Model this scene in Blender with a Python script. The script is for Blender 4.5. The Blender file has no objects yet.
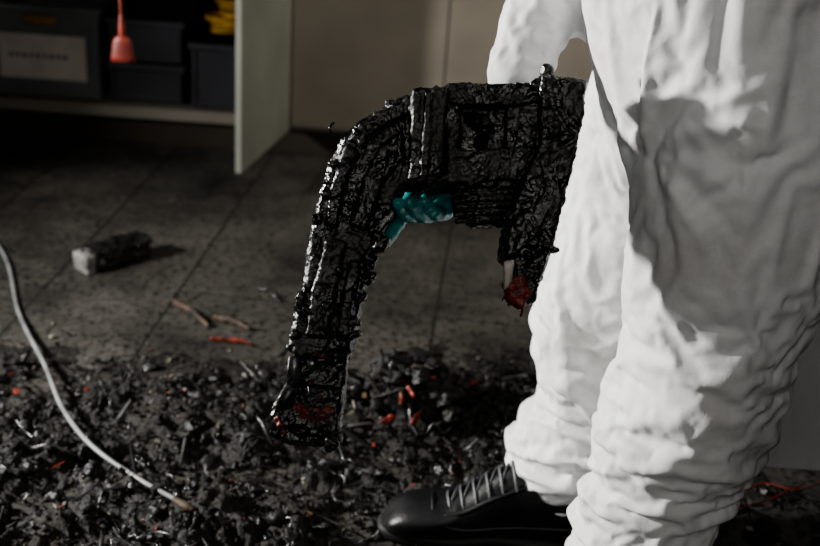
import bpy, math, random
import numpy as np
from mathutils import Matrix, Vector, noise, Euler
random.seed(7); rng=np.random.default_rng(7)
C=bpy.context.scene.collection
SC=bpy.context.scene
try:
    SC.view_settings.view_transform='AgX'; SC.view_settings.look='AgX - Medium High Contrast'
except Exception: pass

# ------------------------------------------------------------------ helpers
def link(o,parent=None):
    C.objects.link(o)
    if parent is not None: o.parent=parent
    return o
def empty(name,loc=(0,0,0)):
    o=bpy.data.objects.new(name,None); o.location=loc; o.empty_display_size=.05
    return link(o)
def meshobj(name,verts,faces,mat=None,parent=None,smooth=True):
    me=bpy.data.meshes.new(name); me.from_pydata([tuple(v) for v in verts],[],faces); me.update()
    if smooth:
        me.polygons.foreach_set('use_smooth',[True]*len(me.polygons))
    o=bpy.data.objects.new(name,me)
    if mat: me.materials.append(mat)
    return link(o,parent)
def box(name,lo,hi,mat,parent=None,bevel=.003,M=None):
    x0,y0,z0=lo;x1,y1,z1=hi
    v=[Vector(p) for p in [(x0,y0,z0),(x1,y0,z0),(x1,y1,z0),(x0,y1,z0),(x0,y0,z1),(x1,y0,z1),(x1,y1,z1),(x0,y1,z1)]]
    if M is not None: v=[M@p for p in v]
    f=[(0,3,2,1),(4,5,6,7),(0,1,5,4),(1,2,6,5),(2,3,7,6),(3,0,4,7)]
    o=meshobj(name,v,f,mat,parent,False)
    if bevel:
        b=o.modifiers.new('bevel','BEVEL');b.width=bevel;b.segments=2
    return o
def catmull(P,n):
    P=np.array(P,float);out=[]
    Q=np.vstack([2*P[0]-P[1],P,2*P[-1]-P[-2]])
    for i in range(1,len(Q)-2):
        for j in range(n):
            t=j/n
            out.append(.5*((2*Q[i])+(-Q[i-1]+Q[i+1])*t+(2*Q[i-1]-5*Q[i]+4*Q[i+1]-Q[i+2])*t*t+(-Q[i-1]+3*Q[i]-3*Q[i+1]+Q[i+2])*t**3))
    out.append(P[-1]);return np.array(out)
def rings_mesh(rings):
    n=len(rings[0]);V=[tuple(p) for r in rings for p in r];F=[]
    for i in range(len(rings)-1):
        for j in range(n):
            k=(j+1)%n
            F.append((i*n+j,i*n+k,(i+1)*n+k,(i+1)*n+j))
    F.append(tuple(range(n-1,-1,-1)));m=(len(rings)-1)*n
    F.append(tuple(range(m,m+n)))
    return V,F
def zloft(rows,seg=40,n=8,s=1.0):
    R=catmull(rows,n);rings=[]
    for cx,cy,z,rx,ry in R:
        rings.append([(cx+s*rx*math.cos(a),cy+s*ry*math.sin(a),z) for a in np.linspace(0,2*math.pi,seg,endpoint=False)])
    return rings_mesh(rings)
def tube(pts,rad,seg=16,n=6,flat=1.0,round_ends=True):
    P=catmull([list(p)+[r] for p,r in zip(pts,rad)],n)
    if round_ends:
        d0=P[0,:3]-P[1,:3];d0/=np.linalg.norm(d0);d1=P[-1,:3]-P[-2,:3];d1/=np.linalg.norm(d1)
        r0,r1=P[0,3],P[-1,3]
        a=[np.append(P[0,:3]+d0*r0*math.sin(t),r0*math.cos(t)) for t in (1.45,1.1,.7,.35)]
        b=[np.append(P[-1,:3]+d1*r1*math.sin(t),r1*math.cos(t)) for t in (.35,.7,1.1,1.45)]
        P=np.vstack([a,P,b])
    rings=[];ref=None
    for i in range(len(P)):
        a=P[max(0,i-1),:3];b=P[min(len(P)-1,i+1),:3]
        t=Vector(b-a).normalized()
        if ref is None:
            ref=Vector((0,0,1)) if abs(t.z)<.9 else Vector((0,1,0))
        u=(ref-t*ref.dot(t)).normalized();w=t.cross(u);ref=u
        c=Vector(P[i,:3]);r=P[i,3]
        rings.append([c+u*(r*math.cos(s))+w*(r*flat*math.sin(s)) for s in np.linspace(0,2*math.pi,seg,endpoint=False)])
    return rings_mesh(rings)
def merge(parts):
    V=[];F=[]
    for v,f in parts:
        o=len(V);V+=[tuple(p) for p in v];F+=[tuple(i+o for i in q) for q in f]
    return V,F
def ellipsoid(c,r,M=None,nu=20,nv=12):
    rings=[]
    for i in range(1,nv):
        t=math.pi*i/nv
        ring=[]
        for j in range(nu):
            a=2*math.pi*j/nu
            p=Vector((r[0]*math.sin(t)*math.cos(a),r[1]*math.sin(t)*math.sin(a),-r[2]*math.cos(t)))
            if M is not None:p=M@p
            ring.append(p+Vector(c))
        rings.append(ring)
    return rings_mesh(rings)
def freeze(o):
    bpy.context.view_layer.update()
    dg=bpy.context.evaluated_depsgraph_get()
    me=bpy.data.meshes.new_from_object(o.evaluated_get(dg))
    mats=list(o.data.materials);o.modifiers.clear();o.data=me
    if not me.materials:
        for m in mats: me.materials.append(m)
    me.polygons.foreach_set('use_smooth',[True]*len(me.polygons))
    return o
def remesh(o,vs,sm=0,fac=.5):
    r=o.modifiers.new('r','REMESH');r.mode='VOXEL';r.voxel_size=vs
    if sm:
        s=o.modifiers.new('s','SMOOTH');s.iterations=sm;s.factor=fac
    return freeze(o)
def displace(o,fn):
    me=o.data;n=len(me.vertices)
    co=np.empty(n*3);me.vertices.foreach_get('co',co);co=co.reshape(-1,3)
    no=np.empty(n*3);me.vertices.foreach_get('normal',no);no=no.reshape(-1,3)
    d=np.array([fn(Vector(co[i]),Vector(no[i])) for i in range(n)])
    co+=no*d[:,None]
    me.vertices.foreach_set('co',co.ravel());me.update()

# ------------------------------------------------------------------ materials
def mat(name,color,rough=.5,metal=0,spec=.5,c2=None,nscale=8,ndetail=6,bump=0,bscale=60,bdist=.003,bdet=8,rough2=None,contrast=(.35,.65),attr=None):
    m=bpy.data.materials.new(name);m.use_nodes=True;nt=m.node_tree;N=nt.nodes;L=nt.links
    b=N['Principled BSDF'];b.inputs['Roughness'].default_value=rough;b.inputs['Metallic'].default_value=metal
    b.inputs['Specular IOR Level'].default_value=spec;b.inputs['Base Color'].default_value=(*color,1)
    tc=N.new('ShaderNodeTexCoord')
    if c2 is not None or rough2 is not None:
        n=N.new('ShaderNodeTexNoise');n.inputs['Scale'].default_value=nscale;n.inputs['Detail'].default_value=ndetail
        L.new(tc.outputs['Object'],n.inputs['Vector'])
        r=N.new('ShaderNodeMapRange');r.inputs[1].default_value=contrast[0];r.inputs[2].default_value=contrast[1]
        L.new(n.outputs['Fac'],r.inputs[0])
        if c2 is not None:
            x=N.new('ShaderNodeMix');x.data_type='RGBA';x.inputs[6].default_value=(*color,1);x.inputs[7].default_value=(*c2,1)
            L.new(r.outputs[0],x.inputs[0]);L.new(x.outputs[2],b.inputs['Base Color'])
        if rough2 is not None:
            q=N.new('ShaderNodeMapRange');q.inputs[3].default_value=rough;q.inputs[4].default_value=rough2
            L.new(r.outputs[0],q.inputs[0]);L.new(q.outputs[0],b.inputs['Roughness'])
    if attr:
        a=N.new('ShaderNodeAttribute');a.attribute_name=attr;L.new(a.outputs['Color'],b.inputs['Base Color'])
    if bump:
        n2=N.new('ShaderNodeTexNoise');n2.inputs['Scale'].default_value=bscale;n2.inputs['Detail'].default_value=bdet
        n2.inputs['Roughness'].default_value=.55
        L.new(tc.outputs['Object'],n2.inputs['Vector'])
        bp=N.new('ShaderNodeBump');bp.inputs['Strength'].default_value=bump;bp.inputs['Distance'].default_value=bdist
        L.new(n2.outputs['Fac'],bp.inputs['Height']);L.new(bp.outputs[0],b.inputs['Normal'])
    return m
M_char=mat('charred_plastic',(.0045,.0045,.0048),.14,spec=.55,c2=(.013,.012,.011),nscale=24,rough2=.52,bump=.6,bscale=130,bdist=.0035,bdet=4)
M_charD=mat('charred_debris',(.02,.02,.02),.4,spec=.4,attr='Col',rough2=.85,nscale=20,bump=.5,bscale=120,bdist=.003,bdet=3)
M_ash=mat('wet_ash',(.006,.0056,.005),.35,spec=.4,c2=(.022,.019,.015),nscale=12,rough2=.85,bump=1,bscale=110,bdist=.010,bdet=7)
M_lump=mat('melted_residue',(.005,.0048,.0045),.18,spec=.45,c2=(.014,.0125,.011),nscale=24,rough2=.7,bump=.8,bscale=120,bdist=.004,bdet=5)
M_teal=mat('teal_nitrile_rubber',(.008,.27,.27),.36,c2=(.004,.16,.165),nscale=45,bump=.4,bscale=110)
M_boot=mat('black_boot_leather',(.006,.006,.007),.36,spec=.42,rough2=.6,nscale=20,bump=.45,bscale=160,bdist=.0015)
M_sole=mat('boot_rubber_sole',(.01,.01,.01),.65,bump=.3)
M_lace=mat('grey_reflective_lace',(.085,.088,.095),.45)
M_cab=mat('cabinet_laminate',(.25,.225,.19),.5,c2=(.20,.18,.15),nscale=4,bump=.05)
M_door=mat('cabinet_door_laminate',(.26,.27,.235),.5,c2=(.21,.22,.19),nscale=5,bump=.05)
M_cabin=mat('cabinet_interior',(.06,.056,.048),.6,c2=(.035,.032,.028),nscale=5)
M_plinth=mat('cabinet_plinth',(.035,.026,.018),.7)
M_wall=mat('painted_wall',(.20,.205,.20),.75,c2=(.15,.152,.15),nscale=3,bump=.1)
M_wallR=mat('painted_partition',(.42,.425,.42),.7,c2=(.36,.365,.36),nscale=3,bump=.08)
M_ceil=mat('ceiling_paint',(.10,.10,.10),.9,c2=(.06,.06,.06),nscale=2)
M_crate=mat('grey_crate_plastic',(.15,.155,.16),.5,c2=(.11,.115,.12),nscale=6)
M_dcrate=mat('smoked_crate_plastic',(.045,.047,.055),.3,c2=(.03,.031,.037),nscale=6)
M_paper=mat('label_paper',(.70,.61,.55),.8,c2=(.58,.51,.47),nscale=12)
M_ink=mat('label_ink',(.2,.2,.2),.8)
M_yel=mat('yellow_handle_plastic',(.50,.28,.02),.45,c2=(.25,.13,.015))
M_redp=mat('red_orange_plastic',(.28,.042,.025),.5,c2=(.13,.02,.015),nscale=20)
M_redd=mat('sooty_red_plastic',(.30,.035,.018),.45,c2=(.03,.009,.007),nscale=60,bump=.5)
M_cable=mat('grey_cable_sheath',(.24,.25,.25),.45,c2=(.13,.135,.135),nscale=15)
M_wood=mat('scorched_wood',(.10,.06,.035),.7,c2=(.02,.015,.01),nscale=18,bump=.4)
M_foam=mat('pale_unburnt_core',(.28,.28,.27),.7,c2=(.10,.095,.09),nscale=30,bump=.3)
M_cream=mat('cream_inner_plastic',(.60,.56,.50),.6,c2=(.38,.34,.29),nscale=60,bump=.3)
M_skin=mat('skin',(.5,.3,.22),.5,bump=.1)
M_eye=mat('eye',(.05,.03,.02),.2)
M_metal=mat('sooty_metal',(.20,.20,.205),.28,metal=.7,c2=(.02,.02,.02),nscale=40,bump=.4)
M_rust=mat('rust_red_residue',(.26,.035,.022),.5,c2=(.016,.008,.006),nscale=110,bump=.6)

def coverall_mat():
    m=mat('white_nonwoven_coverall',(.78,.785,.79),.6,spec=.25)
    nt=m.node_tree;N=nt.nodes;L=nt.links;b=N['Principled BSDF']
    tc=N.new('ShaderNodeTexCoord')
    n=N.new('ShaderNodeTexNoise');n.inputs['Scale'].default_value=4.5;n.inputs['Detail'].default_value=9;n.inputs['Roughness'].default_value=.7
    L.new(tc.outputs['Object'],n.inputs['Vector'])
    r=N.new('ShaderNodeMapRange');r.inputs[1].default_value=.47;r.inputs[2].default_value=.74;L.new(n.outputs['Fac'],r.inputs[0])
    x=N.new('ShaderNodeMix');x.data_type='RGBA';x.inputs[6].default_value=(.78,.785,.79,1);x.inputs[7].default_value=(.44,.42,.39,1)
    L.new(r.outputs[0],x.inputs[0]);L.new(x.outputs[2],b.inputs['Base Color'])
    w=N.new('ShaderNodeTexNoise');w.noise_type='RIDGED_MULTIFRACTAL';w.inputs['Scale'].default_value=8;w.inputs['Detail'].default_value=5;w.inputs['Distortion'].default_value=.8
    mp=N.new('ShaderNodeMapping');mp.inputs['Scale'].default_value=(1,1,1.5);mp.inputs['Rotation'].default_value=(.2,.5,0)
    L.new(tc.outputs['Object'],mp.inputs['Vector']);L.new(mp.outputs[0],w.inputs['Vector'])
    g=N.new('ShaderNodeTexNoise');g.inputs['Scale'].default_value=60;g.inputs['Detail'].default_value=6;g.inputs['Distortion'].default_value=1;L.new(tc.outputs['Object'],g.inputs['Vector'])
    b1=N.new('ShaderNodeBump');b1.inputs['Strength'].default_value=.7;b1.inputs['Distance'].default_value=.005;L.new(w.outputs['Fac'],b1.inputs['Height'])
    b2=N.new('ShaderNodeBump');b2.inputs['Strength'].default_value=.35;b2.inputs['Distance'].default_value=.0015;L.new(g.outputs['Fac'],b2.inputs['Height'])
    L.new(b1.outputs[0],b2.inputs['Normal']);L.new(b2.outputs[0],b.inputs['Normal'])
    return m
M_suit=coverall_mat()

def floor_mat():
    m=bpy.data.materials.new('sooty_floor_tiles');m.use_nodes=True;nt=m.node_tree;N=nt.nodes;L=nt.links;b=N['Principled BSDF']
    tc=N.new('ShaderNodeTexCoord');mp=N.new('ShaderNodeMapping')
    mp.inputs['Location'].default_value=(.585,.1,0);mp.inputs['Rotation'].default_value=(0,0,math.radians(90+4))
    L.new(tc.outputs['Object'],mp.inputs['Vector'])
    br=N.new('ShaderNodeTexBrick');br.inputs['Scale'].default_value=1;br.inputs['Brick Width'].default_value=1.2;br.inputs['Row Height'].default_value=.305
    br.inputs['Mortar Size'].default_value=.003;br.inputs['Mortar Smooth'].default_value=.3
    br.inputs['Color1'].default_value=(.115,.107,.095,1);br.inputs['Color2'].default_value=(.10,.094,.084,1);br.inputs['Mortar'].default_value=(.012,.012,.012,1)
    L.new(mp.outputs[0],br.inputs['Vector'])
    n=N.new('ShaderNodeTexNoise');n.inputs['Scale'].default_value=2.6;n.inputs['Detail'].default_value=11;n.inputs['Roughness'].default_value=.72;L.new(tc.outputs['Object'],n.inputs['Vector'])
    r=N.new('ShaderNodeMapRange');r.inputs[1].default_value=.38;r.inputs[2].default_value=.65;L.new(n.outputs['Fac'],r.inputs[0])
    x=N.new('ShaderNodeMix');x.data_type='RGBA';x.inputs[7].default_value=(.014,.013,.012,1);L.new(br.outputs['Color'],x.inputs[6]);L.new(r.outputs[0],x.inputs[0])
    n3=N.new('ShaderNodeTexNoise');n3.inputs['Scale'].default_value=60;n3.inputs['Detail'].default_value=8;L.new(tc.outputs['Object'],n3.inputs['Vector'])
    r3=N.new('ShaderNodeMapRange');r3.inputs[1].default_value=.48;r3.inputs[2].default_value=.72;L.new(n3.outputs['Fac'],r3.inputs[0])
    x2=N.new('ShaderNodeMix');x2.data_type='RGBA';x2.inputs[7].default_value=(.008,.008,.008,1);L.new(x.outputs[2],x2.inputs[6]);L.new(r3.outputs[0],x2.inputs[0])
    L.new(x2.outputs[2],b.inputs['Base Color'])
    q=N.new('ShaderNodeMapRange');q.inputs[3].default_value=.30;q.inputs[4].default_value=.6;L.new(r.outputs[0],q.inputs[0]);L.new(q.outputs[0],b.inputs['Roughness'])
    bp=N.new('ShaderNodeBump');bp.inputs['Strength'].default_value=.5;bp.inputs['Distance'].default_value=.003;L.new(n3.outputs['Fac'],bp.inputs['Height'])
    b3=N.new('ShaderNodeBump');b3.invert=True;b3.inputs['Strength'].default_value=.8;b3.inputs['Distance'].default_value=.003;L.new(br.outputs['Fac'],b3.inputs['Height'])
    L.new(bp.outputs[0],b3.inputs['Normal']);L.new(b3.outputs[0],b.inputs['Normal'])
    return m
M_floor=floor_mat()

# ------------------------------------------------------------------ camera
cam=bpy.data.objects.new('camera',bpy.data.cameras.new('camera'));C.objects.link(cam)
cam.data.lens=50;cam.data.sensor_width=36
RC=Matrix.Rotation(math.radians(66),4,'X')@Matrix.Rotation(math.radians(4),4,'Z')
cam.matrix_world=Matrix.Translation((0,0,1.17))@RC
cam.data.dof.use_dof=True;cam.data.dof.focus_distance=1.42;cam.data.dof.aperture_fstop=4.0
cam.data.clip_start=.02
SC.camera=cam

# ------------------------------------------------------------------ room
box('floor',(-2.7,-1.2,-.05),(2.4,4.2,0),M_floor,bevel=0)
box('wall_back',(-2.7,4.1,0),(2.4,4.2,2.6),M_wall,bevel=0)
box('wall_left',(-2.8,-1.2,0),(-2.7,4.2,2.6),M_wall,bevel=0)
box('wall_right',(.53,1.84,0),(2.4,1.94,2.6),M_wallR,bevel=.002)
box('ceiling',(-2.8,-1.2,2.6),(2.4,4.2,2.7),M_ceil,bevel=0)

# ------------------------------------------------------------------ cabinet
cab=empty('base_cabinet',(-.4,3.7,0))
def cb(n,lo,hi,m,bevel=.002,M=None):
    o=box(n,lo,hi,m,None,bevel,M);o.parent=cab;o.matrix_parent_inverse=Matrix.Translation((.4,-3.7,0));return o
fy=3.45
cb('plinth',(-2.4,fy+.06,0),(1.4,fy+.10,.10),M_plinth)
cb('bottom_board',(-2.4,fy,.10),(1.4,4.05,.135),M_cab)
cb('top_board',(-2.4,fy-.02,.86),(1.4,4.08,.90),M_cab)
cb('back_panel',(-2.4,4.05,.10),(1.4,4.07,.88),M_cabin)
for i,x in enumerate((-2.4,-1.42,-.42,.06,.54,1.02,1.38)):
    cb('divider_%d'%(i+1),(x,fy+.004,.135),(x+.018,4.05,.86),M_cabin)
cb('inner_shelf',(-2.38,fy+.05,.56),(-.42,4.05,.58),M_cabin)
for i,(a,b_) in enumerate(((-.405,.062),(.066,.538),(.542,1.018))):
    cb('closed_door_%d'%(i+1),(a,fy-.018,.115),(b_,fy,.855),M_cab)
for i,x in enumerate((.02,.11,.60)):
    cb('door_handle_%d'%(i+1),(x,fy-.045,.60),(x+.012,fy-.018,.74),M_metal)
Md=Matrix.Translation((-.415,fy,0))@Matrix.Rotation(math.radians(-100.5),4,'Z')
cb('open_door',(0,-.009,.100),(.455,.009,.855),M_door,.002,Md)
cb('open_door_handle',(.39,-.035,.60),(.402,-.009,.74),M_metal,.002,Md)

def crate(name,x0,x1,y0,y1,z0,z1,m,label=False,handle=True):
    e=empty(name,((x0+x1)/2,(y0+y1)/2,z0));inv=Matrix.Translation((-(x0+x1)/2,-(y0+y1)/2,-z0))
    def p(n,lo,hi,mm,bv=.004):
        o=box(n,lo,hi,mm,None,bv);o.parent=e;o.matrix_parent_inverse=inv
    t=.006
    p('base',(x0+.01,y0+.01,z0),(x1-.01,y1-.01,z0+.006),m)
    p('front',(x0,y0,z0+.004),(x1,y0+t,z1),m);p('rear',(x0,y1-t,z0+.004),(x1,y1,z1),m)
    p('side_1',(x0,y0+t,z0+.004),(x0+t,y1-t,z1),m);p('side_2',(x1-t,y0+t,z0+.004),(x1,y1-t,z1),m)
    p('rim_front',(x0-.008,y0-.01,z1-.02),(x1+.008,y0,z1),m)
    p('rim_1',(x0-.01,y0,z1-.02),(x0,y1,z1),m);p('rim_2',(x1,y0,z1-.02),(x1+.01,y1,z1),m)
    for k in range(2):
        xx=x0+.004+(x1-x0-.02)*k;p('corner_rib_%d'%(k+1),(xx,y0-.008,z0+.01),(xx+.012,y0,z1-.02),m,.002)
    p('foot_rib',(x0+.01,y0-.006,z0+.01),(x1-.01,y0,z0+.025),m,.002)
    if label:
        p('label',(x0+.04,y0-.003,z0+.06),(x1-.04,y0-.001,z1-.09),M_paper,0)
        for k in range(9):
            xx=x0+.07+k*.021;p('letter_%d'%(k+1),(xx,y0-.0045,z0+.125+(k%2)*.002),(xx+.014,y0-.003,z0+.14),M_ink,0)
    if handle:
        cx=(x0+x1)/2;p('handle',(cx-.05,y0-.018,z1-.055),(cx+.05,y0-.001,z1-.03),M_yel,.006)
crate('storage_crate',-1.365,-1.015,fy+.04,fy+.42,.136,.425,M_crate,True)
crate('storage_bin',-.985,-.755,fy+.05,fy+.40,.136,.262,M_dcrate,False,False)
crate('storage_bin',-.985,-.755,fy+.05,fy+.40,.264,.40,M_dcrate,False,False)
crate('storage_bin',-.725,-.46,fy+.03,fy+.40,.136,.345,M_dcrate,False,False)
V=[]
for k in range(8):
    a=random.uniform(0,3);cx=-.60+random.uniform(-.03,.03);cy=fy+.20+random.uniform(-.04,.04)
    pts=[(cx+.08*math.cos(a+t*1.5)*(1-.1*k/10),cy+.08*math.sin(a+t*1.6),.366+.013*k+.006*math.sin(t*2+k)) for t in range(5)]
    V.append(tube(pts,[.008]*5,8,4))
meshobj('yellow_hose_coil',*merge(V),M_yel)

# hanging red brush on cord
hx,hy=-.70,2.6;dz=-.105
hang=empty('hanging_red_cord_brush',(hx,hy,2.6))
def hp(n,vf,m):
    o=meshobj(n,*vf,m);o.parent=hang;o.matrix_parent_inverse=Matrix.Translation((-hx,-hy,-2.6))
hp('cord',tube([(hx,hy,2.6),(hx+.002,hy,1.6),(hx-.004,hy,.9),(hx,hy,.685+dz)],[.0035]*4,8,8),M_redp)
hp('handle_neck',tube([(hx,hy,.71+dz),(hx,hy,.68+dz),(hx,hy,.655+dz)],[.005,.008,.007],12,4),M_redp)
R_=[]
for z,rx,ry in ((.664,.008,.007),(.660,.017,.009),(.650,.022,.010),(.615,.028,.011),(.604,.029,.011)):
    R_.append([(hx+rx*math.cos(a),hy+ry*math.sin(a),z+dz) for a in np.linspace(0,6.283,20,endpoint=False)])
hp('flared_head',rings_mesh(R_[::-1]),M_redp)

# ------------------------------------------------------------------ person
person=empty('person_in_coverall',(.35,1.48,0))
Pinv=Matrix.Translation((-.35,-1.48,0))
def pp(o): o.parent=person;o.matrix_parent_inverse=Pinv;return o
near_rows=[(.345,1.35,.075,.080,.085),(.348,1.35,.12,.092,.095),(.355,1.35,.20,.098,.10),(.380,1.35,.31,.103,.105),(.390,1.35,.40,.120,.112),
            (.407,1.35,.50,.110,.112),(.418,1.35,.64,.132,.125),(.415,1.36,.78,.141,.135),(.382,1.40,.90,.160,.14),(.37,1.45,1.0,.12,.12)]
far_rows=[(.272,1.60,.085,.068,.075),(.268,1.60,.13,.086,.088),(.285,1.60,.21,.097,.095),(.308,1.60,.27,.087,.09),(.297,1.60,.34,.098,.1),
           (.300,1.60,.43,.106,.105),(.314,1.60,.51,.107,.108),(.325,1.60,.59,.112,.115),(.345,1.60,.67,.118,.12),(.36,1.58,.78,.125,.125),(.37,1.55,.90,.12,.12),(.37,1.5,1.0,.1,.1)]
torso_rows=[(.375,1.48,.80,.10,.14),(.372,1.48,.86,.162,.20),(.367,1.48,.95,.174,.215),(.37,1.48,1.08,.16,.195),(.37,1.48,1.25,.165,.20),(.37,1.48,1.38,.15,.215),(.37,1.48,1.46,.11,.17),(.37,1.48,1.52,.07,.08),(.36,1.48,1.60,.065,.07)]
aR=[(.37,1.66,1.42),(.35,1.72,1.28),(.28,1.72,1.08),(.203,1.62,.95),(.153,1.55,.875),(.124,1.495,.805),(.120,1.485,.778)];aRr=[.085,.075,.07,.062,.054,.044,.034]
aL=[(.37,1.30,1.42),(.40,1.22,1.28),(.42,1.20,1.13),(.30,1.20,1.12),(.16,1.26,1.17),(.11,1.29,1.19)];aLr=[.085,.075,.07,.062,.05,.038]
near=zloft(near_rows);far=zloft(far_rows);torso=zloft(torso_rows)
armR=tube(aR,aRr,24);armL=tube(aL,aLr,24)
hood=ellipsoid((.375,1.48,1.68),(.125,.10,.14))
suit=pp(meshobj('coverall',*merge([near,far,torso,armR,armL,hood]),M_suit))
remesh(suit,.011,4,.6)
def ridge(n): return 1-min(1,abs(n)*2.6)
def nz(x,y,z): return noise.noise(Vector((x,y,z)))
def foldfn(p,n):
    x,y,z=p
    if z>1.1: return .006*ridge(nz(x*7,y*7,z*9))
    wv=noise.noise_vector(p*5)
    qx=x+wv.x*.05;qy=y+wv.y*.05;qz=z+wv.z*.045
    lo=max(0,1-abs(z-.20)/.32);kn=max(0,1-abs(z-.47)/.15);th=max(0,min(1,(z-.5)/.15))
    slope=.5*math.sin(7*z+3*y)
    h=ridge(nz(qx*6+3,qy*6,(qz+slope*qx)*15))
    dg=ridge(nz((qx+qz*.55)*9,qy*6,qz*3.0+5))
    c=Vector((.285,1.27,.775));v=p-c;r=v.length;cr=0
    if r<.25 and y<1.5:
        a=math.atan2(v.z,v.x)
        cr=.010*(math.cos(a*7+3*nz(x*9,y*9,z*9))**3)*math.exp(-((r-.05)/.10)**2)*(min(1,r/.03))
    return (.65*lo+.5*kn+.10)*(h**1.4)*.019+(.15+.40*th)*dg**2*.008-.006+cr
displace(suit,foldfn)
inner=meshobj('tmp_body',*merge([zloft(near_rows,s=.84),zloft(far_rows,s=.84),zloft(torso_rows,s=.92),tube(aR,[r*.75 for r in aRr],24),tube(aL,[r*.8 for r in aLr],24)]))
remesh(inner,.016,3)
inner.modifiers.new('col','COLLISION')
inner.collision.thickness_outer=.004;inner.collision.cloth_friction=12
vg=suit.vertex_groups.new(name='pin')
for v in suit.data.vertices:
    x,y,z=v.co
    w=0
    if z>1.02: w=1
    if z<.105: w=1
    if x<.19 and z<.805 and z>.6: w=1
    if w: vg.add([v.index],w,'REPLACE')
cl=suit.modifiers.new('cloth','CLOTH');st=cl.settings
st.quality=6;st.mass=.12;st.tension_stiffness=25;st.compression_stiffness=25;st.shear_stiffness=12;st.bending_stiffness=.6
st.tension_damping=8;st.compression_damping=8;st.shear_damping=8;st.bending_damping=.5;st.air_damping=3
st.vertex_group_mass='pin';st.shrink_min=-.08
cl.collision_settings.collision_quality=2;cl.collision_settings.distance_min=.004
cl.collision_settings.use_self_collision=True;cl.collision_settings.self_distance_min=.004
cl.point_cache.frame_start=1;cl.point_cache.frame_end=30
SC.frame_start=1;SC.frame_end=30
for fr in range(1,23): SC.frame_set(fr)
bpy.context.view_layer.update()
dg=bpy.context.evaluated_depsgraph_get()
me=bpy.data.meshes.new_from_object(suit.evaluated_get(dg))
suit.modifiers.clear();suit.data=me
SC.frame_set(1)
bpy.data.objects.remove(inner,do_unlink=True)
s=suit.modifiers.new('sub','SUBSURF');s.levels=2;s.render_levels=2
freeze(suit)
pts=[(.272+.068*math.cos(a),1.60+.072*math.sin(a),.088+.004*math.sin(5*a)) for a in np.linspace(0,2*math.pi,25)]
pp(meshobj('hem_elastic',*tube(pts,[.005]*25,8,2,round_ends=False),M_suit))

face=[ellipsoid((.325,1.48,1.685),(.085,.068,.105),nu=28,nv=20)]
face.append(tube([(.245,1.48,1.71),(.228,1.48,1.685),(.222,1.48,1.668),(.238,1.48,1.655)],[.009,.012,.015,.01],12))
face.append(ellipsoid((.262,1.48,1.605),(.03,.03,.025)));face.append(ellipsoid((.248,1.48,1.635),(.01,.026,.006)));face.append(ellipsoid((.25,1.48,1.625),(.01,.022,.006)))
face.append(ellipsoid((.252,1.48,1.725),(.012,.05,.009)))
fo=pp(meshobj('face',*merge(face),M_skin));remesh(fo,.004,4)
for s in (-1,1):
    pp(meshobj('eye_%d'%(1 if s<0 else 2),*ellipsoid((.256,1.48+s*.031,1.705),(.012,.014,.011)),M_eye))

# ------------------------------------------------------------------ tool frame (held, tilted)
G=.894
K=.001365*G
O=(.0102,1.27,.636)
MT=Matrix.Translation(O)@RC@Matrix.Rotation(math.radians(-90),4,'X')
def T(px,py,dep=0): return MT@Vector(((px-420)*K,dep*K,-(py-250)*K))

W=[T(513,78,118),T(511,97,100),T(498,127,76),T(470,157,62),T(446,180,54)]
parts=[tube(W,[.024,.026,.029,.031,.024],20,6)]
parts.append(tube([T(416,178,54),T(438,188,54),T(460,188,54)],[.014,.016,.014],12,5))
fr=.0092
for ch in ([(420,176,54),(408,204,38),(397,224,20),(386,242,4)],
           [(432,180,52),(422,208,32),(408,215,4),(398,205,-20)],
           [(444,184,52),(436,209,30),(422,216,0),(410,205,-24)],
           [(457,188,52),(449,208,34),(437,214,6),(424,204,-18)]):
    parts.append(tube([T(*c) for c in ch],[fr*1.15,fr*1.03,fr*.95,fr*.8],12,6))
parts.append(tube([T(500,130,66),T(478,116,64),T(455,108,62),T(434,106,58)],[.015,.012,.010,.009],12,6))
gl=pp(meshobj('glove_right',*merge(parts),M_teal));remesh(gl,.0018,1)
displace(gl,lambda p,n:.0014*ridge(nz(p.x*60,p.y*60,p.z*60)))
parts=[tube([(.13,1.28,1.18),(.09,1.30,1.20),(.03,1.33,1.215)],[.027,.034,.030],20,5)]
for i,(dy,L_) in enumerate(((-.03,.9),(-.01,1.05),(.01,1.0),(.028,.8))):
    parts.append(tube([(.035,1.33+dy,1.215),(-.005*L_,1.335+dy,1.205),(-.035*L_,1.34+dy,1.175),(-.03*L_,1.34+dy,1.145)],[.0105,.0095,.009,.0075],12,5))
parts.append(tube([(.09,1.275,1.20),(.06,1.255,1.20),(.03,1.26,1.185),(.01,1.27,1.17)],[.016,.012,.011,.009],12,5))
gl2=pp(meshobj('glove_left',*merge(parts),M_teal));remesh(gl2,.003,3)

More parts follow.
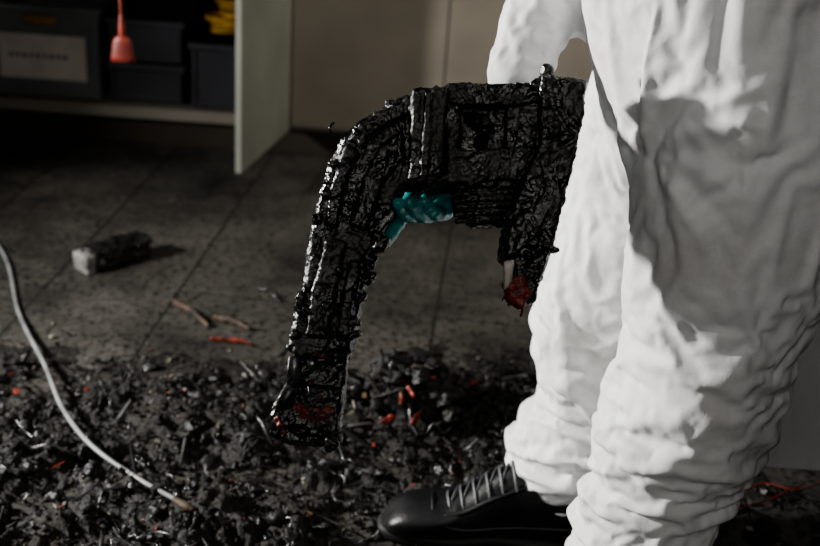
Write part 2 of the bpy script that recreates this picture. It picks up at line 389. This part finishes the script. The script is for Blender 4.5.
# ------------------------------------------------------------------ charred power tool
tool=empty('charred_cordless_tool',O);tinv=Matrix.Translation((-O[0],-O[1],-O[2]))
def tp(o): o.parent=tool;o.matrix_parent_inverse=tinv;return o
def slab(poly,d0,d1,inset=5):
    P=np.array(poly,float);c=P.mean(0)
    def sh(s): 
        dv=P-c;L=np.linalg.norm(dv,axis=1,keepdims=True);return P-dv/L*s
    rings=[[T(x,y,d) for x,y in q] for q,d in ((sh(inset),d0),(P,d0+inset),(P,d1-inset),(sh(inset),d1))]
    return rings_mesh(rings)
S=[]
S.append(slab([(412,97),(440,94),(540,88),(574,92),(572,150),(560,188),(512,184),(452,190),(405,190),(400,150)],-16,38))
S.append(slab([(425,97),(398,103),(362,123),(341,147),(330,168),(322,200),(314,236),(345,252),(378,234),(393,211),(404,190),(425,178)],-24,32,5))
S.append(slab([(315,228),(305,285),(296,320),(290,346),(302,357),(352,350),(358,320),(367,285),(378,236),(350,224)],-25,27,6))
S.append(slab([(299,350),(296,378),(345,386),(350,348)],-15,17,3))
S.append(slab([(292,380),(277,400),(273,430),(290,440),(332,442),(342,424),(345,386)],-24,24,4))
S.append(slab([(536,82),(578,90),(572,141),(558,200),(548,240),(528,300),(514,303),(510,270),(499,260),(503,232),(516,185),(534,150)],-46,32,4))
S.append(slab([(454,184),(515,180),(502,226),(472,227),(454,214)],-22,30,3))
for k in range(6):
    y=190+k*6.6
    S.append(tube([T(455,y,-26),T(480,y-1,-34),T(511-k*1.5,y-3,-29)],[.0025,.0031,.0025],8,4))
S.append(slab([(413,98),(446,94),(440,181),(409,187)],-46,30,3))
S.append(slab([(425,100),(431,100),(427,182),(420,182)],-50,-30,1.5))
S.append(slab([(446,92),(536,89),(534,108),(510,112),(448,112)],-38,20,2))
S.append(slab([(446,156),(530,152),(515,184),(446,186)],-38,20,2))
S.append(slab([(504,106),(536,105),(530,156),(502,156)],-34,10,2))
S.append(slab([(446,110),(458,110),(456,158),(446,158)],-36,10,2))
S.append(tube([T(468,122,-16),T(482,131,-26),T(478,148,-18)],[.007,.010,.006],10,4))
S.append(tube([T(545,92,0),T(545,82,0),T(546,73,0)],[.007,.0065,.008],12,4))
S.append(slab([(410,104),(385,116),(360,131),(368,142),(392,128),(412,118)],-38,0,2))
S.append(slab([(402,135),(382,150),(366,180),(352,225),(366,232),(384,186),(404,160)],-33,0,2))
S.append(slab([(350,150),(340,168),(328,225),(338,228),(350,178),(360,158)],-32,0,2))
S.append(slab([(330,240),(318,285),(308,332),(328,336),(338,290),(348,244)],-34,0,2))
S.append(slab([(352,260),(344,300),(340,338),(350,338),(356,300),(362,262)],-31,0,2))
S.append(tube([T(294,348,0),T(325,358,-24),T(350,352,0),T(325,350,22),T(294,348,0)],[.005]*5,8,6,round_ends=False))
for _ in range(130):
    seg=random.choice([((420,98),(570,94)),((410,183),(510,180)),((400,108),(338,165)),((336,170),(300,340)),((388,200),(355,335)),((572,100),(530,290)),((545,110),(520,270)),((520,190),(504,250)),((280,405),(335,436)),((350,250),(325,340))])
    t=random.random();px=seg[0][0]*(1-t)+seg[1][0]*t+random.uniform(-5,5);py=seg[0][1]*(1-t)+seg[1][1]*t+random.uniform(-5,5)
    w=random.uniform(3,9);h=random.uniform(2,7);a=random.uniform(0,3.1);q=[]
    for i in range(6):
        b_=i*math.pi/3;rr=random.uniform(.6,1.3);q.append((px+rr*(w*math.cos(b_)*math.cos(a)-h*math.sin(b_)*math.sin(a)),py+rr*(w*math.cos(b_)*math.sin(a)+h*math.sin(b_)*math.cos(a))))
    big_=-12 if px>505 else 0
    d=random.uniform(-34,-20)+big_;S.append(slab(q[::1],d-random.uniform(1,6),d+14,1.2))
body=tp(meshobj('melted_housing',*merge(S),M_char));remesh(body,.0017,0)
def charfn(p,n):
    a=noise.fractal(p*22,1.0,2.0,2)
    t=nz(p.x*36+a,p.y*36,p.z*26);ter=math.floor(t*4)/4+.4*(t*4-math.floor(t*4))/4
    b=ridge(nz(p.x*90+a*2,p.y*60,p.z*40))
    c=nz(p.x*130,p.y*130,p.z*130);e=nz(p.x*260+5,p.y*260,p.z*260)
    return .0020*a+.0036*ter+.0014*b*b+.0013*c+.0007*e
displace(body,charfn)
o=tp(meshobj('exposed_battery_edge',*slab([(499,262),(509,260),(507,282),(499,290)],-54,-40,2),M_cream));remesh(o,.0018,1)
displace(o,lambda p,n:.0020*nz(p.x*150,p.y*150,p.z*150))
o=tp(meshobj('rusted_contact_tip',*merge([slab([(500,284),(516,272),(526,296),(514,306),(503,298)],-52,-20,3),tube([T(515,294,-30),T(519,303,-30),T(517,313,-30)],[.005,.004,.002],8,4)]),M_rust));remesh(o,.0018,1)
displace(o,lambda p,n:.005*nz(p.x*110,p.y*110,p.z*110)+.0015*nz(p.x*300,p.y*300,p.z*300))
tp(meshobj('nozzle_collar',*merge([slab([(292,353),(305,353),(303,380),(290,384)],-24,-6,2),slab([(310,356),(322,357),(320,366),(309,366)],-26,-10,1.5),slab([(282,393),(292,381),(301,386),(295,402),(279,408)],-31,-16,2)]),M_metal))
o=tp(meshobj('rust_flakes',*merge([tube([T(304,405,-25),T(315,409,-27),T(332,408,-25)],[.006,.008,.006],8,4),tube([T(312,382,-17),T(322,394,-23)],[.004,.004],8,4),tube([T(282,414,-25),T(287,428,-25)],[.004,.003],8,4),tube([T(318,350,-27),T(328,355,-28)],[.003,.002],8,4)]),M_rust));remesh(o,.0014)
displace(o,lambda p,n:.004*nz(p.x*150,p.y*150,p.z*150))
st=[]
for _ in range(30):
    px,py=random.choice([(random.uniform(330,395),0),(random.uniform(300,355),1),(random.uniform(502,525),2),(random.uniform(280,338),3)])
    y={0:random.uniform(120,220),1:random.uniform(250,345),2:random.uniform(285,300),3:random.uniform(380,435)}[py]
    d=random.uniform(-30,20);L_=random.uniform(5,12)
    st.append(tube([T(px,y,d),T(px+random.uniform(-4,4),y+L_*.5,d-4),T(px+random.uniform(-4,4),y+L_,d-3)],[.0018,.0013,.0006],6,3))
tp(meshobj('melted_strands',*merge(st),M_char))

# ------------------------------------------------------------------ boots
def boot(idx,ox,oy):
    sec=[(-.012,.020,.020,.028),(.0,.038,.016,.046),(.025,.048,.014,.062),(.06,.051,.014,.069),(.09,.050,.014,.075),(.12,.047,.014,.092),(.15,.043,.014,.116),(.19,.040,.014,.143),(.24,.040,.014,.155),(.29,.041,.014,.155),(.325,.036,.014,.150),(.34,.022,.018,.14)]
    P=catmull(sec,5);rings=[]
    for x,w,z0,z1 in P:
        r=[]
        for a in np.linspace(0,2*math.pi,36,endpoint=False):
            c,s=math.cos(a),math.sin(a);e=.75
            yy=w*math.copysign(abs(c)**e,c)
            zz=(z0+z1)/2+(z1-z0)/2*math.copysign(abs(s)**(.8 if s>0 else .5),s)
            if s>0 and x>.11: yy*=1-.25*s
            r.append((ox+x,oy+yy,zz))
        rings.append(r)
    pp(meshobj('boot_%d'%idx,*rings_mesh(rings),M_boot))
    rings=[]
    for z,k in ((0.0,.94),(.004,1.0),(.018,1.02),(.023,.98)):
        r=[]
        for i in range(60):
            a=2*math.pi*i/60;t=math.cos(a)
            x=.163-.182*k*t;w=(.052 if x<.16 else .046)-(.010*math.exp(-((x-.17)/.05)**2))
            r.append((ox+x,oy+k*w*math.copysign(abs(math.sin(a))**.6,math.sin(a)),z))
        rings.append(r)
    pp(meshobj('boot_sole_%d'%idx,*rings_mesh(rings),M_sole))
    L_=[]
    for k in range(6):
        x=.092+.020*k;z=np.interp(x,[.06,.09,.12,.15,.19,.24],[.070,.076,.093,.117,.144,.156])+.001
        wd=.030
        L_.append(tube([(ox+x+.006,oy-wd-.006,z-.024),(ox+x+.003,oy-wd,z-.012),(ox+x,oy-wd*.5,z-.001),(ox+x-.002,oy,z+.003),(ox+x,oy+wd*.5,z-.001),(ox+x+.006,oy+wd,z-.014)],[.0034]*6,8,4,flat=.6))
        if k<5: L_.append(tube([(ox+x,oy-wd*.9,z-.010),(ox+x+.010,oy,z+.009),(ox+x+.019,oy+wd*.9,z+.004)],[.0018]*3,8,4))
    pp(meshobj('boot_laces_%d'%idx,*merge(L_),M_lace))
    s=[]
    for sd in (-1,1):
        s.append(tube([(ox+.085,oy+sd*.036,.062),(ox+.12,oy+sd*.038,.075),(ox+.16,oy+sd*.036,.100),(ox+.21,oy+sd*.032,.125)],[.005]*4,8,5))
        s.append(tube([(ox+.075,oy+sd*.045,.052),(ox+.12,oy+sd*.048,.046),(ox+.2,oy+sd*.043,.054),(ox+.3,oy+sd*.041,.056)],[.004]*4,8,5))
    s.append(tube([(ox+.070,oy+.048,.036),(ox+.068,oy+.036,.060),(ox+.066,oy,.072),(ox+.068,oy-.036,.060),(ox+.070,oy-.048,.036)],[.003]*5,8,5))
    pp(meshobj('boot_trim_%d'%idx,*merge(s),M_boot))
boot(1,-.003,1.565); boot(2,.07,1.35)

# ------------------------------------------------------------------ debris
def dens(x,y):
    edge=2.03+.12*nz(x*2.2,0,3)+.07*nz(x*7,1,3)+.07/(1+math.exp(-(x+.12)/.05))
    e=1/(1+math.exp((y-edge)/.055))
    r=1/(1+math.exp((x-.34)/.06)) if y<1.72 else 1/(1+math.exp((x-.45)/.06))
    return e*max(r,.25)
def hgt(x,y):
    p=Vector((x,y,0))
    h=.012+.034*noise.fractal(p*8,1,2,5)+.016*abs(nz(x*24,y*24,0))+.010*nz(x*55,y*55,2)+.004*nz(x*120,y*120,2)
    h+=.085*math.exp(-((x-.0)/.10)**2-((y-1.93)/.10)**2)+.035*math.exp(-((x+.32)/.14)**2-((y-1.86)/.09)**2)
    h+=.03*math.exp(-((x-.22)/.1)**2-((y-2.0)/.1)**2)
    bx=math.exp(-(max(0,abs(x-.17)-.20)/.022)**2-(max(0,abs(y-1.565)-.05)/.018)**2)
    bx2=math.exp(-(max(0,abs(x-.24)-.20)/.04)**2-(max(0,abs(y-1.35)-.06)/.03)**2)
    h*=1-max(bx,bx2)
    return h*dens(x,y)-.003
deb=empty('burnt_debris_pile',(-.2,1.7,0));dinv=Matrix.Translation((.2,-1.7,0))
xs=np.linspace(-1.35,1.0,640);ys=np.linspace(1.15,2.35,330)
V=[(x,y,hgt(x,y)) for y in ys for x in xs];nx=len(xs)
F=[(j*nx+i,j*nx+i+1,(j+1)*nx+i+1,(j+1)*nx+i) for j in range(len(ys)-1) for i in range(nx-1)]
o=meshobj('ash_bed',V,F,M_ash);o.parent=deb;o.matrix_parent_inverse=dinv
bv=np.array([(-1,-1,-1),(1,-1,-1),(1,1,-1),(-1,1,-1),(-1,-1,1),(1,-1,1),(1,1,1),(-1,1,1)],float)*.5
bf=[(0,3,2,1),(4,5,6,7),(0,1,5,4),(1,2,6,5),(2,3,7,6),(3,0,4,7)]
VV=[];FF=[];CC=[]
def chunk(x,y,s,kind,col,z=None):
    if kind=='flake': sc=np.array([s*1.3,s*.9,s*.22])
    elif kind=='stick': sc=np.array([s*3.6,s*.32,s*.3])
    else: sc=np.array([s,s*.8,s*.7])
    v=bv*sc*(1+rng.uniform(-.45,.45,(8,3)))
    til=.7 if kind!='lump' else 3
    M=np.array(Euler((rng.uniform(-til,til),rng.uniform(-til,til),rng.uniform(0,6.28))).to_matrix())
    v=v@M.T
    base=(max(0,hgt(x,y)) if z is None else z)
    v+=np.array([x,y,base-v[:,2].min()*.5])
    o=len(VV);VV.extend(map(tuple,v));FF.extend([tuple(i+o for i in f) for f in bf]);CC.extend([col]*6)
def rcol():
    r=rng.random()
    if r<.85: g=rng.uniform(.004,.014);return (g,g*.94,g*.86)
    if r<.955: g=rng.uniform(.022,.06);return (g,g*.90,g*.74)
    if r<.984: g=rng.uniform(.10,.24);return (g,g*.90,g*.74)
    if r<.993: return (.10,.06,.028)
    return (.24,.036,.018)
def inboot(x,y): return (abs(y-1.565)<.062 and -.020<x<.40) or (abs(y-1.35)<.075 and .03<x<.46)
cnt=0
while cnt<14000:
    x=rng.uniform(-1.3,.95);y=rng.uniform(1.2,2.3)
    if rng.random()>dens(x,y) or inboot(x,y): continue
    s=rng.choice([.003,.005,.008,.013],p=[.50,.34,.14,.02])*rng.uniform(.7,1.3)
    k=rng.choice(['flake','stick','lump'],p=[.34,.20,.46]);chunk(x,y,s,k,rcol());cnt+=1
for _ in range(1100):
    x=rng.uniform(-1.5,1.0);y=2.0+abs(rng.normal(0,.30))
    if y<3.4: chunk(x,y,rng.uniform(.002,.006),'lump',(.012,.011,.010),0)
for _ in range(160):
    a=rng.uniform(0,6.28);r=abs(rng.normal(0,.09));chunk(.0+r*math.cos(a),1.92+r*math.sin(a)*.8,rng.uniform(.010,.024),rng.choice(['flake','lump','stick']),rcol())
me=bpy.data.meshes.new('char_fragments');me.from_pydata(VV,[],FF);me.update()
ca=me.color_attributes.new('Col','FLOAT_COLOR','CORNER')
arr=np.repeat(np.array([(*c,1) for c in CC]),4,axis=0).astype(np.float32);ca.data.foreach_set('color',arr.ravel())
me.materials.append(M_charD);o=link(bpy.data.objects.new('char_fragments',me));o.parent=deb;o.matrix_parent_inverse=dinv
big=[]
for k in range(520):
    x=rng.uniform(-1.25,.33);y=rng.uniform(1.3,2.08)
    if rng.random()>dens(x,y) or inboot(x,y): continue
    r=rng.uniform(.005,.019);z=max(0,hgt(x,y))
    big.append(ellipsoid((x,y,z+r*.2),(r*rng.uniform(.8,2.2),r*rng.uniform(.4,.8),r*rng.uniform(.25,.6)),Euler((rng.uniform(-.6,.6),rng.uniform(-.6,.6),rng.uniform(0,3))).to_matrix(),10,7))
for k in range(18):
    x=rng.uniform(-.09,.14);y=rng.uniform(1.86,2.02);z=max(0,hgt(x,y));r=rng.uniform(.015,.038)
    big.append(ellipsoid((x,y,z+r*.5),(r,r*.7,r*rng.uniform(.7,1.7)),Euler((rng.uniform(0,3),rng.uniform(0,3),0)).to_matrix(),12,8))
bo=meshobj('melted_lumps',*merge(big),M_lump);remesh(bo,.0028,0);displace(bo,lambda p,n:.010*noise.fractal(p*45,1,2,3)+.003*nz(p.x*160,p.y*160,p.z*160)-.001);bo.parent=deb;bo.matrix_parent_inverse=dinv
ws=[]
for _ in range(110):
    x=rng.uniform(-1.1,.3);y=rng.uniform(1.35,2.0)
    if inboot(x,y): continue
    a=rng.uniform(0,6.28);L_=rng.uniform(.03,.12);pts=[]
    for t in range(5):
        pts.append((x,y,max(0,hgt(x,y))+.008+rng.uniform(0,.012)));a+=rng.uniform(-.9,.9);x+=L_/4*math.cos(a);y+=L_/4*math.sin(a)
    ws.append(tube(pts,[rng.uniform(.0008,.0020)]*5,6,4))
o=meshobj('burnt_wires',*merge(ws),M_metal);o.parent=deb;o.matrix_parent_inverse=dinv
ws=[]
for (x,y,L_,a) in ((.075,2.02,.032,.8),(.14,1.98,.028,.3),(.0,1.86,.035,1.5),(.012,1.88,.035,2.2),(-.02,1.83,.03,.4),(.03,1.84,.028,1.0),(.05,1.90,.03,.5)):
    z=max(0,hgt(x,y))+.022
    c=Vector((x,y,z));d=Vector((math.cos(a)*L_/2,math.sin(a)*L_/2,.006));ws.append(tube([c-d,c,c+d],[.005,.008,.004],8,4,flat=.5))
o=meshobj('red_plastic_scraps',*merge(ws),M_redd);remesh(o,.002)
displace(o,lambda p,n:.004*nz(p.x*100,p.y*100,p.z*100));o.parent=deb;o.matrix_parent_inverse=dinv

# ------------------------------------------------------------------ separate floor items
pts=[(-1.75,3.1,.006),(-1.35,2.98,.006),(-1.03,2.60,.006),(-.86,2.25,.006),(-.715,1.985,.028),(-.63,1.82,.038),(-.543,1.70,.040),(-.44,1.61,.040),(-.35,1.548,.040)]
cable=empty('power_cable',(-.7,2,0));cinv=Matrix.Translation((.7,-2,0))
o=meshobj('sheath',*tube(pts,[.0045]*len(pts),12,10),M_cable);o.parent=cable;o.matrix_parent_inverse=cinv
o=meshobj('cable_end',*tube([(-.36,1.553,.040),(-.338,1.537,.040),(-.328,1.531,.040)],[.006,.008,.005],12,4),M_wood);o.parent=cable;o.matrix_parent_inverse=cinv

blk=empty('charred_wood_block',(-.73,2.55,0));binv=Matrix.Translation((.73,-2.55,0))
Mb=Matrix.Translation((-.735,2.565,0))@Matrix.Rotation(math.radians(48),4,'Z')
b=box('charred_part',(-.070,-.032,.001),(.095,.032,.056),M_char,None,.004,Mb);remesh(b,.004,2)
displace(b,lambda p,n:(.010*noise.fractal(p*30,1,2,3) if p.z>.008 else 0));b.parent=blk;b.matrix_parent_inverse=binv
b=box('pale_end',(-.092,-.032,.0),(-.066,.032,.046),M_foam,None,.003,Mb);remesh(b,.003,0)
displace(b,lambda p,n:(.003*noise.fractal(p*50,1,2,3) if p.z>.006 else 0));b.parent=blk;b.matrix_parent_inverse=binv

def stick(name,p0,p1,r,m):
    p0=Vector(p0);p1=Vector(p1);mid=(p0+p1)/2
    o=meshobj(name,*tube([p0,mid+Vector((.004,.003,.002)),p1],[r*.8,r,r*.6],8,6,flat=.5),m);remesh(o,.0025,1)
    displace(o,lambda p,n:.003*nz(p.x*60,p.y*60,p.z*60))
stick('scorched_wood_splinter',(-.545,2.36,.007),(-.44,2.25,.007),.010,M_wood)
stick('scorched_wood_splinter',(-.43,2.29,.007),(-.35,2.25,.007),.009,M_wood)
stick('red_plastic_shard',(-.42,2.19,.006),(-.33,2.18,.006),.007,M_rust)
stick('metal_strip',(-.36,2.47,.005),(-.30,2.40,.005),.005,M_metal)
ws=[tube([(.60,1.70,.02),(.66,1.74,.03),(.72,1.72,.035),(.80,1.78,.03)],[.0015]*4,8,6),tube([(.58,1.66,.02),(.66,1.69,.03),(.74,1.75,.03)],[.0015]*3,8,6)]
meshobj('red_wire',*merge(ws),M_redp)

# ------------------------------------------------------------------ lights
def area(name,loc,target,size,power,color,spread=180):
    l=bpy.data.lights.new(name,'AREA');l.shape='DISK';l.size=size;l.energy=power;l.color=color;l.spread=math.radians(spread)
    o=link(bpy.data.objects.new(name,l));o.location=loc
    o.rotation_euler=(Vector(target)-Vector(loc)).to_track_quat('-Z','Y').to_euler();return o
area('work_lamp',(-1.95,1.75,.95),(.2,1.65,.45),.16,50,(1,.98,.94),125)
area('back_room_lamp',(1.5,2.5,1.9),(-.15,3.45,.45),.25,6.5,(1,.93,.82),90)
area('front_fill_light',(-.3,-1.0,2.1),(.4,1.5,.5),1.2,5,(1,.97,.92),100)  # added unseen fill behind the camera to lift the shadows; no doorway there
w=bpy.data.worlds.new('world');SC.world=w;w.use_nodes=True
w.node_tree.nodes['Background'].inputs[0].default_value=(.6,.6,.62,1);w.node_tree.nodes['Background'].inputs[1].default_value=.02
